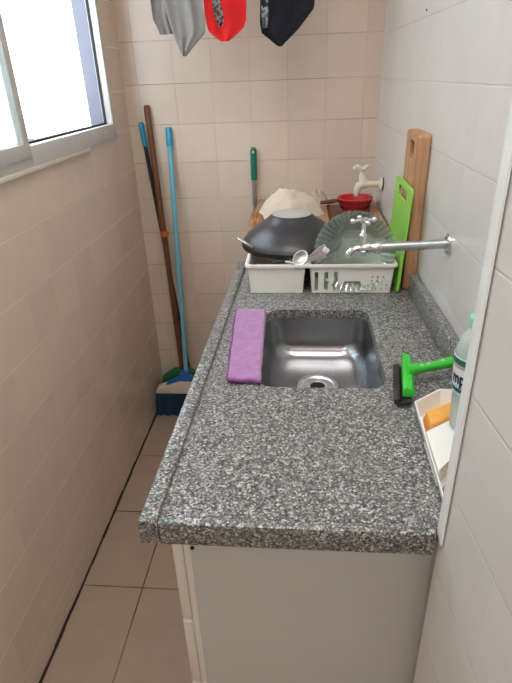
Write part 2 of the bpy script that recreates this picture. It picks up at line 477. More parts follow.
# sink
sk = thing('kitchen_sink', 'stainless steel sink bowl sunk into the grey granite worktop', 'sink', (.04, 1.08, .76))
bm = B()
loops = []
def ring(ins, z, r):
    return [bm.verts.new((x, y, z)) for x, y in rrect(SX0+ins, SX1-ins, SY0+ins, SY1-ins, r)]
L = [ring(-.012, .8985, .046), ring(.001, .8985, .038), ring(.004, .84, .040)]
for k in range(1, 7):
    a = k/6*PI/2
    L.append(ring(.006+.046*(1-math.cos(a)), .832-.046*math.sin(a), .052))
L.append(ring(.085, .784, .045))
for a, b in zip(L, L[1:]):
    n = len(a)
    for i in range(n): bm.faces.new((a[i], a[(i+1) % n], b[(i+1) % n], b[i]))
bm.faces.new(L[-1])
part('bowl', bm, M['steel'], sk, 60)
dx, dy = .040, 1.118
bm = B(); lathe(bm, [(.052, .7855), (.050, .790), (.042, .790), (.038, .7865), (.031, .7865), (.030, .790), (.026, .790), (.024, .786), (0, .7855)], T(dx, dy, 0))
dr = part('drain', bm, M['steelbright'], sk)
bm = B(); lathe(bm, [(0, .7868), (.0185, .7868), (.0185, .7858), (0, .7858)], T(dx, dy, 0), 28)
part('drain_hole', bm, M['dark'], dr)

# ------------------------------------------------------------------ cabinet below
cb = thing('base_cabinet', 'white laminate base cabinet under the granite worktop', 'cabinet', (.07, 1.1, 0))
KX0, KX1, KY0, KY1 = -.182, .30, .565, 1.62
bm = B()
MC = Matrix(((1, 0, 0, 0), (0, 1, 0, 0), (0, 0, 1, 0), (0, 0, 0, 1)))
holed(bm, [(KX0, KY0), (KX1, KY0), (KX1, KY1), (KX0, KY1)], [[(KX0+.016, KY0+.016), (KX0+.016, KY1-.016), (KX1-.016, KY1-.016), (KX1-.016, KY0+.016)]], .10, .883)
box(bm, KX0+.015, KX1-.015, KY0+.015, KY1-.015, .101, .118)
part('body', bm, M['white_lam'], cb)
bm = B(); box(bm, KX0+.03, KX1-.02, KY0+.02, KY1-.02, 0, .101); part('plinth', bm, M['white_lam'], cb)
bm = B(); box(bm, KX0-.0005, KX0+.010, KY0-.0015, KY0+.01, .10, .8835, .0006); part('edge_band', bm, M['white_edge'], cb)
bm = B(); lathe(bm, [(0, -.001), (.0032, -.001), (.0032, .002), (0, .002)], axis_to((0, -1, 0), (-.1685, KY0, .832)), 12); part('screw_hole', bm, M['dark'], cb)
zs = [(.663, .842), (.484, .656), (.305, .477), (.112, .298)]
for z0, z1 in zs:
    bm = B(); box(bm, KX0-.019, KX0-.001, KY0-.004, .95, z0, z1, .004, 3)
    d = part('drawer', bm, M['white_edge'], cb)
    bm = B(); tube(bm, [(KX0-.019, .70, z1-.03), (KX0-.034, .705, z1-.03), (KX0-.034, .81, z1-.03), (KX0-.019, .815, z1-.03)], .004, 8); part('handle', bm, M['chrome'], d)
for y0, y1, hy in ((.954, 1.284, 1.25), (1.288, 1.618, 1.32)):
    bm = B(); box(bm, KX0-.019, KX0-.001, y0, y1, .112, .842, .004, 3)
    d = part('door', bm, M['white_edge'], cb)
    bm = B(); tube(bm, [(KX0-.019, hy, .66), (KX0-.034, hy, .665), (KX0-.034, hy, .765), (KX0-.019, hy, .77)], .004, 8); part('handle', bm, M['chrome'], d)

# ------------------------------------------------------------------ purple cloth beside the sink
def cloth_slab(bm, quad, z0, z1, nx, ny, amp, seed, rnd=.006):
    """soft slab on a quad (nl, nr, fr, fl): grid top with rounded border"""
    nl, nr, fr, fl = [Vector((*q, 0)) for q in quad]
    g = {}
    for j in range(ny+1):
        for i in range(nx+1):
            u, v = i/nx, j/ny
            p = (nl*(1-u)+nr*u)*(1-v) + (fl*(1-u)+fr*u)*v
            e = min(min(u, 1-u)*(nr-nl).length, min(v, 1-v)*(fl-nl).length)
            k = min(1, e/rnd); k = math.sqrt(max(0, 1-(1-k)**2))
            wob = amp*noise.noise(Vector((p.x*28+seed, p.y*28, seed)))
            wob2 = amp*.5*noise.noise(Vector((p.x*90, p.y*90, seed)))
            ed = .0022*noise.noise(Vector((p.x*30, p.y*30, seed+5)))
            p.x += ed*(1 if u < .02 or u > .98 else 0); p.y += ed*(1 if v < .02 or v > .98 else 0)
            top = z0 + (z1-z0)*(.35+.65*k) + (wob+wob2)*k
            g[i, j] = (bm.verts.new((p.x, p.y, top)), bm.verts.new((p.x, p.y, z0)))
    for j in range(ny):
        for i in range(nx):
            bm.faces.new([g[a][0] for a in ((i, j), (i+1, j), (i+1, j+1), (i, j+1))])
            bm.faces.new([g[a][1] for a in ((i, j), (i, j+1), (i+1, j+1), (i+1, j))])
    for i in range(nx):
        for j in (0, ny): bm.faces.new((g[i, j][0], g[i, j][1], g[i+1, j][1], g[i+1, j][0]))
    for j in range(ny):
        for i in (0, nx): bm.faces.new((g[i, j][0], g[i, j][1], g[i, j+1][1], g[i, j+1][0]))
    return bm
pc = thing('cleaning_cloth', 'folded purple terry cloth lying flat on the granite left of the sink', 'cloth', (-.125, 1.09, ZC))
bm = B()
cloth_slab(bm, [(-.155, .914), (-.085, .906), (-.096, 1.262), (-.177, 1.262)], ZC+.0005, ZC+.006, 22, 70, .0008, 3)
cloth_slab(bm, [(-.153, .908), (-.083, .902), (-.0965, 1.265), (-.176, 1.266)], ZC+.0058, ZC+.0125, 26, 80, .0016, 1)
part('terry_layers', bm, M['purple'], pc, 60)
bm = B()
tube(bm, [(-.1545+.0, .907-.001*math.sin(t*9), ZC+.0075) if False else (-.1535+.0705*t, .9075-.006*t-.0015*math.sin(t*7), ZC+.0085+.001*math.sin(t*11)) for t in [i/24 for i in range(25)]], .0036, 8)
tube(bm, [(-.1535-.0228*t+.001*math.sin(t*15), .909+.356*t, ZC+.0085) for t in [i/40 for i in range(41)]], .0026, 8)
part('hem', bm, M['purple_hem'], pc, 60)

# ------------------------------------------------------------------ dish rack
rk = thing('dish_rack', 'white plastic dish rack with a solid bin and a slotted bin', 'dish rack', (.05, 1.52, ZC))
RZ0, RZ1 = ZC+.0015, 1.008
RY0, RY1 = 1.395, 1.645
def bin_(x0, x1, holes, name):
    """open bin, walls leaning outward towards the rim"""
    bm = B(); tp = .007; th = .003
    H = RZ1-RZ0
    # front panel with cut-outs (local x, z) leaning
    shear = Matrix(((1, 0, 0, 0), (0, -tp/H, 1, RY0+tp), (0, 1, 0, RZ0), (0, 0, 0, 1)))
    outer = [(x0+tp, 0), (x1-tp, 0), (x1, H), (x0, H)] if not isinstance(holes, dict) else holes['outer'](x0, x1, tp, H)
    hl = holes['holes'] if isinstance(holes, dict) else []
    holed(bm, outer, hl, 0, th, shear)
    back = Matrix(((1, 0, 0, 0), (0, tp/H, -1, RY1-tp), (0, 1, 0, RZ0), (0, 0, 0, 1)))
    holed(bm, [(x0+tp, 0), (x1-tp, 0), (x1, H), (x0, H)], [], 0, th, back)
    def q(a, b, c, d):
        v = [bm.verts.new(p) for p in (a, b, c, d)]; bm.faces.new(v); return v
    for s, xx, tx in ((1, x0, x0+tp), (-1, x1, x1-tp)):
        pts = [(xx, RY0, RZ1), (xx, RY1, RZ1), (tx, RY1-tp, RZ0), (tx, RY0+tp, RZ0)]
        ins = [(x+s*th, y, z) for x, y, z in pts]
        a = [bm.verts.new(p) for p in pts]; b = [bm.verts.new(p) for p in ins]
        bm.faces.new(a); bm.faces.new(b[::-1])
        for i in range(4): bm.faces.new((a[i], b[i], b[(i+1) % 4], a[(i+1) % 4]))
    box(bm, x0+tp, x1-tp, RY0+tp, RY1-tp, RZ0, RZ0+.003)
    return part(name, bm, M['white_pl'], rk, 25)
bin_(-.156, .008, None, 'solid_bin')
def slot(xa, xb, za, zb): return [(xa, za), (xb, za), (xb, zb-.003), ((xa+xb)/2, zb), (xa, zb-.003)]
def slotted_outer(x0, x1, tp, H):
    return [(x0+tp, 0), (.106, 0), (.1075, .004), (.118, .036), (.162, .036), (.1725, .004), (.174, 0), (x1-tp, 0), (x1, H), (x0, H)]
hs = [slot(.0340, .0450, .006, .066), slot(.0610, .0725, .006, .066), slot(.0880, .0990, .006, .066)]
for vx in (.192, .207, .222, .234):
    for k in range(4 if vx < .23 else 3):
        z = .010+.012*k; hs.append([(vx+.0012*k-.004, z), (vx+.0012*k+.003, z), (vx+.0012*k, z+.008)])
bin_(.020, .254, {'outer': slotted_outer, 'holes': hs}, 'slotted_bin')
bm = B(); box(bm, .114, .166, RY0+.012, RY0+.018, RZ0+.006, RZ0+.014, .001); box(bm, .1065, .1735, RY0+.012, RY0+.016, RZ0+.001, RZ0+.006, .001); part('cross_bar', bm, M['white_pl'], rk)
bm = B()
holed(bm, rrect(-.1635, .262, RY0-.007, RY1+.007, .012, 5), [rrect(-.1545, .0065, RY0+.002, RY1-.002, .008, 5)[::-1], rrect(.0215, .2525, RY0+.002, RY1-.002, .008, 5)[::-1]], RZ1-.0055, RZ1+.004)
bmesh.ops.bevel(bm, geom=[e for e in bm.edges if len(e.link_faces) == 2 and e.calc_face_angle(0) > .6 and abs(e.verts[0].co.z-e.verts[1].co.z) < 1e-5], offset=.0018, segments=2, affect='EDGES')
part('rim', bm, M['white_pl'], rk)
RIM = RZ1+.004

# wok upside down
WX, WY = -.034, 1.588
wk = thing('wok', 'black wok upside down on the left of the dish rack', 'wok', (WX, WY, RIM))
def bowl_profile(R, rb, h, n=24):
    tab = [(0, 1), (.12, .975), (.29, .895), (.58, .715), (.80, .52), (.93, .44), (1, .395)]
    out = []
    for i in range(n+1):
        t = i/n
        # smooth interpolation of the outline
        for (h0, r0), (h1, r1) in zip(tab, tab[1:]):
            if h0 <= t <= h1+1e-9:
                k = (t-h0)/(h1-h0); out.append((R*(r0+(r1-r0)*k), h*t)); break
    for _ in range(3):
        out = [out[0]] + [((a[0]+2*b[0]+c[0])/4, b[1]) for a, b, c in zip(out, out[1:], out[2:])] + [out[-1]]
    return out
R0, rb, hh = .153, .0605, .096
pr = [(r, z+RIM+.012) for r, z in bowl_profile(R0, rb, hh-.012)]
bm = B()
inn = [(r-.003, z-.003) for r, z in pr]
lathe(bm, pr + [(0, pr[-1][1])], T(WX, WY, 0), 72)
lathe(bm, inn + [(0, inn[-1][1])], T(WX, WY, 0), 72)
part('bowl', bm, M['wokblack'], wk, 50)
bm = B(); lathe(bm, [(R0+.001, RIM+.0005), (R0+.0025, RIM+.006), (R0+.001, RIM+.013), (R0-.005, RIM+.013), (R0-.005, RIM+.0005)], T(WX, WY, 0), 72, True); part('rim', bm, M['wokrim'], wk)
zt = RIM+hh
bm = B(); lathe(bm, [(rb-.001, zt-.002), (rb-.001, zt+.0012), (rb-.004, zt+.002), (0, zt+.002)], T(WX, WY, 0), 60); part('base_disc', bm, M['wokbase'], wk)
def wok_handle(ang):
    c, s = math.cos(ang), math.sin(ang)
    pts = []
    for i in range(17):
        t = -PI/2 + PI*i/16
        rr = R0-.008 + .032*math.cos(t); off = .032*math.sin(t)
        pts.append((WX+rr*c-off*s, WY+rr*s+off*c, RIM+.022+.020*math.cos(t)))
    bm = B(); tube(bm, pts, .0034, 8)
    part('loop_handle', bm, M['steelbright'], wk, 60)
wok_handle(math.radians(208)); wok_handle(math.radians(28))

# glass plates standing in the rack
def plate_mesh(R, scallop=True, seg=216):
    bm = B()
    prof = [(0, 0), (.30, 0), (.50, 0), (.60, .003), (.70, .008), (.76, .011), (.85, .015), (.93, .019), (1.0, .023)]
    th = .0035
    def ringv(rn, z, up):
        out = []
        for k in range(seg):
            a = 2*PI*k/seg
            w = 0
            if scallop and rn > .7: w = .0075*(abs(math.cos(22*a))-.5)*min(1, (rn-.7)/.10)
            rr = R*rn + (w*.5 if rn > .95 else 0)
            out.append(bm.verts.new((rr*math.cos(a), rr*math.sin(a), z + w*.45 + (th if up else 0))))
        return out
    for up in (0, 1):
        prev = None; rings = []
        c = bm.verts.new((0, 0, th if up else 0))
        for rn, z in prof[1:]:
            r = ringv(rn, z, up)
            if prev is None:
                for k in range(seg): bm.faces.new((c, r[k], r[(k+1) % seg]))
            else:
                for k in range(seg): bm.faces.new((prev[k], prev[(k+1) % seg], r[(k+1) % seg], r[k]))
            prev = r
        if up:
            for k in range(seg): bm.faces.new((last[k], last[(k+1) % seg], prev[(k+1) % seg], prev[k]))
        last = prev
    return bm
plates = [(.1430, 1.418, .1110, 11, 0), (.1450, 1.430, .1085, 11, 1), (.1470, 1.442, .1060, 11, 1)]
plabs = ['clear glass plate with scalloped rim, frontmost plate in the white dish rack',
         'clear glass plate standing second from the front in the white rack',
         'clear glass plate standing rearmost in the white rack']
for (px, py, R, tilt, s), lab in zip(plates, plabs):
    bm = plate_mesh(R)
    o = obj('glass_plate', bm, M['glass_plate'], None, 60)
    # plate axis (+Z of the disc) points to the camera side; leaning back
    o.rotation_euler = (math.radians(90-tilt), 0, 0)
    o.location = (px, py+R*math.sin(math.radians(tilt)), RZ0+.004+R*math.cos(math.radians(tilt)))
    tag(o, lab, 'plate', 'glass plates in the dish rack')

# utensils at the rack's front rim
sp = thing('serving_spoon', 'steel serving spoon lying across the front rim of the dish rack', 'spoon', (-.008, 1.41, 1.02))
Ms = T(-.006, 1.402, 1.0285) @ Matrix.Rotation(math.radians(20), 4, 'Y') @ Matrix.Rotation(math.radians(62), 4, 'X') @ Matrix.Rotation(math.radians(-28), 4, 'Z')
bm = B()
n1 = [(.0002, -.009), (.008, -.0075), (.014, -.0035), (.0175, 0), (.0185, .0005), (.0172, .0008), (.0135, -.0022), (.008, -.006), (.0002, -.0075)]
lathe(bm, n1, Ms @ Matrix.Diagonal((1.0, 1.32, 1, 1)), 32)
part('spoon_bowl', bm, M['steelbright'], sp, 60)
a0 = Ms @ Vector((0, -.023, 0))
bm = B(); tube(bm, [a0, Vector((-.032, 1.398, RIM+.005)), Vector((-.047, 1.405, RIM+.0045))], [.0032, .0035, .004], 8); part('handle', bm, M['steelbright'], sp, 60)
kn = thing('paring_knife', 'small knife with a black handle lying on the rack rim before the wok', 'knife', (-.055, 1.41, RIM))
bm = B(); tube(bm, [(-.082, 1.398, RIM+.004), (-.076, 1.399, RIM+.0048), (-.058, 1.402, RIM+.0052), (-.050, 1.4035, RIM+.0048)], [.003, .0046, .0046, .0038], 10); part('handle', bm, M['black_pl'], kn, 60)
bm = B(); prism(bm, [(0, -.006), (.055, -.006), (.075, .004), (0, .006)], 0, .0012, M=T(-.051, 1.4035, RIM+.0012) @ Matrix.Rotation(.95, 4, 'Z')); part('blade', bm, M['steelbright'], kn, 0)
tg = thing('steel_tongs', 'steel tongs leaning out of the rack beside the glass plates', 'tongs', (.02, 1.42, .93))
for k, dd in enumerate((-.006, .006)):
    bm = B()
    pts = [Vector((-.012, 1.430+dd*.3, .965)), Vector((.012, 1.411+dd, 1.018)), Vector((.042, 1.397+dd, 1.040+dd*1.2)), Vector((.064, 1.391+dd*1.2, 1.052+dd*1.6))]
    for a, b, w in zip(pts, pts[1:], (.005, .006, .0085)):
        m = axis_to(b-a, a); box(bm, -.0012, .0012, -w, w, 0, (b-a).length, .0004, 1, m)
    part('arm', bm, M['steelbright'], tg, 40)
bm = B(); box(bm, -.008, .008, -.007, .007, -.006, .006, .002, 2, T(.064, 1.391, 1.053) @ Matrix.Rotation(.5, 4, 'Y')); part('gripper', bm, M['white_pl'], tg)

# ------------------------------------------------------------------ chopping boards
def board(bm, L, Hh, th, r, hole, M_):
    holed(bm, rrect(0, L, 0, Hh, r, 6), [hole], 0, th, M_)
    bm.normal_update()
    es = [e for e in bm.edges if len(e.link_faces) == 2 and e.calc_face_angle(0) > 1.2]
    bmesh.ops.bevel(bm, geom=es, offset=min(.003, th*.25), segments=2, affect='EDGES')
    return bm
WBX = .2865
Mw = Matrix(((0, 0, 1, WBX), (1, 0, 0, 1.421), (0, 1, 0, ZC+.0005), (0, 0, 0, 1)))
wb = B(); board(wb, .155, .419, .0335, .012, rrect(.040, .092, .358, .396, .006, 4)[::-1], Mw)
o = obj('chopping_board', wb, M['board_wood'], None, 30, origin=(WBX+.016, 1.50, ZC+.0005))
tag(o, 'thick brown wooden chopping board standing upright against the right wall', 'chopping board')
lean = math.atan2(.0135, .29)
Mg = T(.2635, 1.392, ZC+.001) @ Matrix.Rotation(lean, 4, 'Y') @ Matrix(((0, 0, 1, 0), (1, 0, 0, 0), (0, 1, 0, 0), (0, 0, 0, 1)))
gb = B(); board(gb, .235, .290, .0075, .016, rrect(.045, .175, .245, .272, .012, 4)[::-1], Mg)
o = obj('chopping_board', gb, M['lime'], None, 30, origin=(.27, 1.51, ZC+.001))
tag(o, 'thin lime green plastic chopping board leaning on the wooden board', 'chopping board')

# ------------------------------------------------------------------ chrome wall tap over the sink
TY, TZ = 1.171, 1.134
tp = thing('sink_tap', 'chrome wall tap with a long horizontal pipe over the sink', 'tap', (xr(TY), TY, TZ))
wx = xr(TY)
bm = B(); lathe(bm, [(0, 0), (.0235, 0), (.0235, .004), (.018, .0075), (.0125, .009), (0, .009)], axis_to((-1, 0, 0), (wx, TY, TZ)), 32); part('flange', bm, M['chrome'], tp)
bm = B(); tube(bm, [(wx-.006, TY, TZ), (.25, TY, TZ-.003), (.176, TY, TZ-.006)], .0108, 20); part('pipe', bm, M['chrome_dull'], tp, 60)
bm = B()
lathe(bm, [(0, 0), (.0125, 0), (.0135, .004), (.0135, .014), (.0115, .020), (.0125, .026), (.0125, .042), (.010, .047), (0, .047)], axis_to((-1, 0, -.03), (.178, TY, TZ-.006)), 24)
part('body', bm, M['chrome'], tp, 50)
bm = B(); tube(bm, [(.140, TY, TZ-.008), (.126, TY, TZ-.008), (.115, TY, TZ-.011), (.108, TY, TZ-.018), (.105, TY, TZ-.028)], [.0085, .008, .008, .0085, .009], 14); part('spout', bm, M['chrome'], tp, 60)
bm = B(); lathe(bm, [(.0095, 0), (.010, .010), (.0075, .016), (.0085, .022), (.0085, .028), (.005, .031), (.0045, .058), (0, .059)], T(.1365, TY, TZ-.004), 20); part('valve_stem', bm, M['chrome'], tp, 50)
bm = B()
hz = TZ+.056
for a in (15, 105):
    c, s = math.cos(math.radians(a)), math.sin(math.radians(a))
    tube(bm, [(.1355-.024*c, TY-.024*s, hz), (.1355, TY, hz+.001), (.1355+.024*c, TY+.024*s, hz)], .0036, 10)
    for q in (-1, 1): bmesh.ops.create_uvsphere(bm, u_segments=12, v_segments=8, radius=.0062, matrix=T(.1355+q*.025*c, TY+q*.025*s, hz))
lathe(bm, [(.008, -.005), (.009, 0), (.008, .006), (0, .008)], T(.1355, TY, hz), 16)
part('cross_handle', bm, M['chrome'], tp, 60)

# ------------------------------------------------------------------ green hand squeegee
sq = thing('hand_squeegee', 'bright green hand squeegee with a black rubber blade beside the sink', 'squeegee', (.20, .91, ZC))
Ms = T(.186, .826, ZC) @ Matrix.Rotation(-math.radians(8), 4, 'Z')
Mt = Ms @ Matrix.Rotation(math.radians(-20), 4, 'Y')
bm = B(); box(bm, -.006, .022, 0, .136, .006, .012, .0015, 2, Mt); box(bm, -.009, .004, 0, .136, .0115, .022, .002, 2, Mt); part('rubber_blade', bm, M['rubber'], sq)
bm = B()
prism(bm, [(.001, .014), (.020, .014), (.023, .022), (.017, .032), (.006, .035), (.001, .030)], .010, .148, .002, 2,
      Ms @ Matrix(((1, 0, 0, 0), (0, 0, 1, 0), (0, 1, 0, .006), (0, 0, 0, 1))))
part('blade_holder', bm, M['green_pl'], sq)
bm = B()
hp = [Vector((.207, .906, ZC+.030)), Vector((.222, .918, ZC+.031)), Vector((.245, .924, ZC+.033)), Vector((.270, .931, ZC+.035)), Vector((.298, .940, ZC+.037)), Vector((.3035, .942, ZC+.037))]
wd = [.020, .013, .0095, .0095, .012, .010]
prev = None
for p, w_ in zip(hp, wd):
    r = [bm.verts.new(p+Vector((.0, sy*w_, sz*w_*.8))) for sy, sz in ((-1, -.6), (-.6, -1), (.6, -1), (1, -.6), (1, .6), (.6, 1), (-.6, 1), (-1, .6))]
    if prev:
        for k in range(8): bm.faces.new((prev[k], prev[(k+1) % 8], r[(k+1) % 8], r[k]))
    else: bm.faces.new(r[::-1])
    prev = r
bm.faces.new(prev)
h = part('handle', bm, M['green_pl'], sq, 60)
for cx, cy, cz in ((.238, .9215, .0404), (.251, .926, .0412), (.281, .9345, .0448)):
    bm = B(); lathe(bm, [(0, 0), (.0042, 0), (.0032, .0009), (0, .0012)], T(cx, cy, ZC+cz) @ Matrix.Diagonal((1, .75, 1, 1)), 14)
    part('emblem', bm, M['green_pale'], h, 60)

# ------------------------------------------------------------------ caddy, sponges, bottle
cd = thing('sink_caddy', 'white plastic sink caddy in the corner holding sponges and a bottle', 'caddy', (.25, .70, ZC))
CZ0, CZ1 = ZC+.001, .957
outl = [(.1965, .556), (.2015, .798), (.255, .842), (.302, .842), (.302, .556)]
def inset(poly, d):
    n = len(poly); out = []
    for i in range(n):
        p0, p1, p2 = Vector(poly[i-1]), Vector(poly[i]), Vector(poly[(i+1) % n])
        d1 = (p1-p0).normalized(); d2 = (p2-p1).normalized()
        n1 = Vector((d1.y, -d1.x)); n2 = Vector((d2.y, -d2.x))
        b = (n1+n2); b = b/ max(.3, b.dot(n1)); out.append(tuple(p1+b*d))
    return out
bm = B()
Ls = [[bm.verts.new((x, y, z)) for x, y in inset(outl, d)] for d, z in ((.009, CZ0), (0, CZ1), (.0022, CZ1), (.011, CZ0+.003))]
for a_, b_ in zip(Ls, Ls[1:]):
    for i in range(len(a_)): bm.faces.new((a_[i], a_[(i+1) % len(a_)], b_[(i+1) % len(b_)], b_[i]))
bm.faces.new(Ls[0][::-1]); bm.faces.new(Ls[-1])
part('tray', bm, M['white_pl2'], cd, 20)
bm = B(); prism(bm, [(.2035, .614), (.2045, .714), (.2495, .745), (.2985, .772), (.2985, .690), (.223, .643)], CZ0+.002, CZ1-.002, .002); part('platform', bm, M['white_pl2'], cd, 20)
def sponge(name, quad, z0, z1, mat, label, cat, seed):
    bm = B(); cloth_slab(bm, quad, z0, z1, 16, 16, .0012, seed, .007)
    o = obj(name, bm, mat, None, 60, origin=(sum(q[0] for q in quad)/4, sum(q[1] for q in quad)/4, z0)); tag(o, label, cat); return o
sponge('sponge', [(.2145, .731), (.286, .779), (.284, .822), (.2155, .782)], CZ0+.0035, .951, M['sponge'], 'orange sponge in the far compartment of the white caddy', 'sponge', 11)
sponge('sponge', [(.232, .588), (.293, .622), (.294, .682), (.231, .642)], CZ0+.0035, .953, M['sponge_y'], 'yellow orange sponge in the near compartment of the white caddy', 'sponge', 12)
sponge('scouring_pad', [(.2095, .568), (.230, .585), (.228, .632), (.2095, .608)], CZ0+.0035, .938, M['steelwool'], 'grey scouring pad in the near compartment of the white caddy', 'scouring pad', 13)

BX, BY, BZ, BR = .2765, .730, CZ1-.0018, .0305
bt = thing('detergent_bottle', 'pale translucent detergent bottle with a green cap standing in the caddy', 'bottle', (BX, BY, BZ))
bm = B()
pr = [(0, .003), (BR-.006, 0), (BR-.001, .003), (BR, .008), (BR-.0012, .07), (BR-.001, .135), (BR-.003, .150), (BR-.009, .166), (BR-.017, .178), (.0105, .184), (.0105, .192), (0, .192)]
lathe(bm, [(r, z+BZ) for r, z in pr], T(BX, BY, 0), 40)
part('bottle_body', bm, M['bottle'], bt, 50)
bm = B(); lathe(bm, [(r, z+BZ) for r, z in [(.0112, .183), (.0135, .184), (.0135, .198), (.0115, .201), (.0075, .204), (.0065, .214), (.005, .217), (0, .218)]], T(BX, BY, 0), 28); part('cap', bm, M['cap'], bt, 40)
LZ0, LZ1 = 1.027, 1.093
bm = B(); lathe(bm, [(BR-.0006, LZ0), (BR+.0003, LZ0), (BR+.0006, LZ1), (BR-.0004, LZ1)], T(BX, BY, 0), 48)
lb = part('label', bm, label_mat(LZ0, LZ1), bt, 50)
cu = bpy.data.curves.new('lettering', 'FONT'); cu.body = 'mp'; cu.size = .030; cu.extrude = .0; cu.offset = .0011; cu.resolution_u = 4
tmp = bpy.data.objects.new('lettering', cu); link(tmp)
bpy.context.view_layer.update()
me = bpy.data.meshes.new_from_object(tmp.evaluated_get(bpy.context.evaluated_depsgraph_get()))
bpy.data.objects.remove(tmp)
bm = B(); bm.from_mesh(me)
bmesh.ops.subdivide_edges(bm, edges=[e for e in bm.edges if e.calc_length() > .004], cuts=2)
xs = [v.co.x for v in bm.verts]; xm = max(xs)
to_cam = math.atan2(-BY, -BX)
for v in bm.verts:
    a = to_cam - .30 + (v.co.x*.66-xm*.66)/BR
    r = BR+.0011
    v.co = Vector((BX+r*math.cos(a), BY+r*math.sin(a), 1.048+v.co.y*.95))
part('lettering', bm, M['label_navy'], lb, 0)
bt.rotation_euler.y = -.065; bt.location.z += .0015

# ------------------------------------------------------------------ laundry tub behind the worktop with what lies on it
tb = thing('laundry_tub', 'brown laundry tub behind the worktop under the cream tap', 'laundry tub', (.06, 1.97, 0))
UX0, UX1, UY0, UY1, UZ = -.192, .296, 1.70, 2.278, 1.0
bm = B()
L = [[(x, y, z) for x, y in rrect(a0, a1, b0, b1, r, 5)] for a0, a1, b0, b1, r, z in (
    (UX0+.03, UX1-.03, UY0+.03, UY1-.03, .03, .62), (UX0, UX1, UY0, UY1, .03, UZ-.04), (UX0, UX1, UY0, UY1, .03, UZ),
    (UX0+.035, UX1-.035, UY0+.035, UY1-.10, .03, UZ), (UX0+.06, UX1-.06, UY0+.06, UY1-.13, .03, .68))]
V = [[bm.verts.new(p) for p in l] for l in L]
for a, b in zip(V, V[1:]):
    for i in range(len(a)): bm.faces.new((a[i], a[(i+1) % len(a)], b[(i+1) % len(b)], b[i]))
bm.faces.new(V[0][::-1]); bm.faces.new(V[-1])
part('basin', bm, M['tub'], tb, 40)
for x in (UX0+.06, UX1-.06):
    bm = B(); box(bm, x-.03, x+.03, UY0+.08, UY1-.05, 0, .63, .004); part('leg', bm, M['tub'], tb)

def heap(name, cx, cy, rx, ry, z0, h, mat, seed, amp=.35, rough=3.0, flat=.0):
    """crumpled cloth: a lumpy dome with deep folds and a ragged hem"""
    bm = B(); n, m = 72, 26
    rings = []
    top = bm.verts.new((cx, cy, z0+h))
    for j in range(1, m+1):
        t = j/m; ring_ = []
        for k in range(n):
            a = 2*PI*k/n
            d = Vector((math.cos(a)*t*rough, math.sin(a)*t*rough, seed))
            edge = 1+.22*noise.noise(Vector((math.cos(a)*1.6, math.sin(a)*1.6, seed+3)))
            z = h*(1-t**2.3)*(1+amp*noise.noise(d)) + h*.20*(abs(noise.noise(d*2.1))-.2)*(1-t*.6)
            x = cx+rx*t*edge*math.cos(a); y = cy+ry*t*edge*math.sin(a)
            ring_.append(bm.verts.new((x, y, z0+max(.0008, z))))
        rings.append(ring_)
    for k in range(n): bm.faces.new((top, rings[0][k], rings[0][(k+1) % n]))
    for a, b in zip(rings, rings[1:]):
        for k in range(n): bm.faces.new((a[k], b[k], b[(k+1) % n], a[(k+1) % n]))
    bm.faces.new(rings[-1][::-1])
    return obj(name, bm, mat, None, 80, origin=(cx, cy, z0))
# a cloth pile has to sit on something: a shallow washboard ledge covers the tub's left half
bm = B(); box(bm, UX0+.004, .095, UY0+.02, UY1-.02, UZ+.0003, UZ+.012, .003); part('draining_board', bm, M['tub'], tb)
o = heap('cleaning_rag', -.05, 1.98, .130, .10, UZ+.0123, .088, M['rag_white'], 2.3, .22, 2.2); tag(o, 'off white cloth heaped behind the upside-down wok', 'cloth')
o = heap('cleaning_rag', -.165, 1.84, .034, .05, UZ+.0123, .040, M['rag_brown'], 5.1, .6, 4); tag(o, 'crumpled brown and orange rag at the left end of the cloth heap', 'cloth')
o = heap('cleaning_rag', .055, 2.165, .05, .05, UZ+.0123, .045, M['rag_net'], 8.4, .6, 4); tag(o, 'beige net rag between the off white cloth and the red strainer', 'cloth')

# red strainer on the tub under the cream tap
st = thing('strainer', 'red plastic strainer with a dark handle under the cream tap', 'strainer', (.203, 2.095, UZ))
SX, SY = .203, 2.095
bm = B()
lathe(bm, [(0, UZ+.001), (.048, UZ+.001), (.060, UZ+.022), (.064, UZ+.042), (.069, UZ+.044), (.069, UZ+.048), (.061, UZ+.048), (.056, UZ+.024), (.045, UZ+.005), (0, UZ+.005)], T(SX, SY, 0), 48)
s_ = part('strainer_bowl', bm, M['red_pl'], st, 45)
bm = B()
for k in range(36):
    a = 2*PI*k/36
    for rr, zz in ((.0625, .033), (.0575, .017)):
        m = T(SX, SY, UZ+zz) @ Matrix.Rotation(a, 4, 'Z') @ T(rr, 0, 0) @ Matrix.Rotation(.35, 4, 'Y')
        box(bm, -.0016, .0012, -.0018, .0018, -.0065, .0065, 0, 1, m)
part('slot', bm, M['dark'], s_, 0)
bm = B(); tube(bm, [(SX-.064, SY-.012, UZ+.040), (SX-.095, SY-.020, UZ+.037), (SX-.135, SY-.030, UZ+.034)], [.006, .008, .0065], 10); part('handle', bm, M['brown_wood_dark'], st, 60)

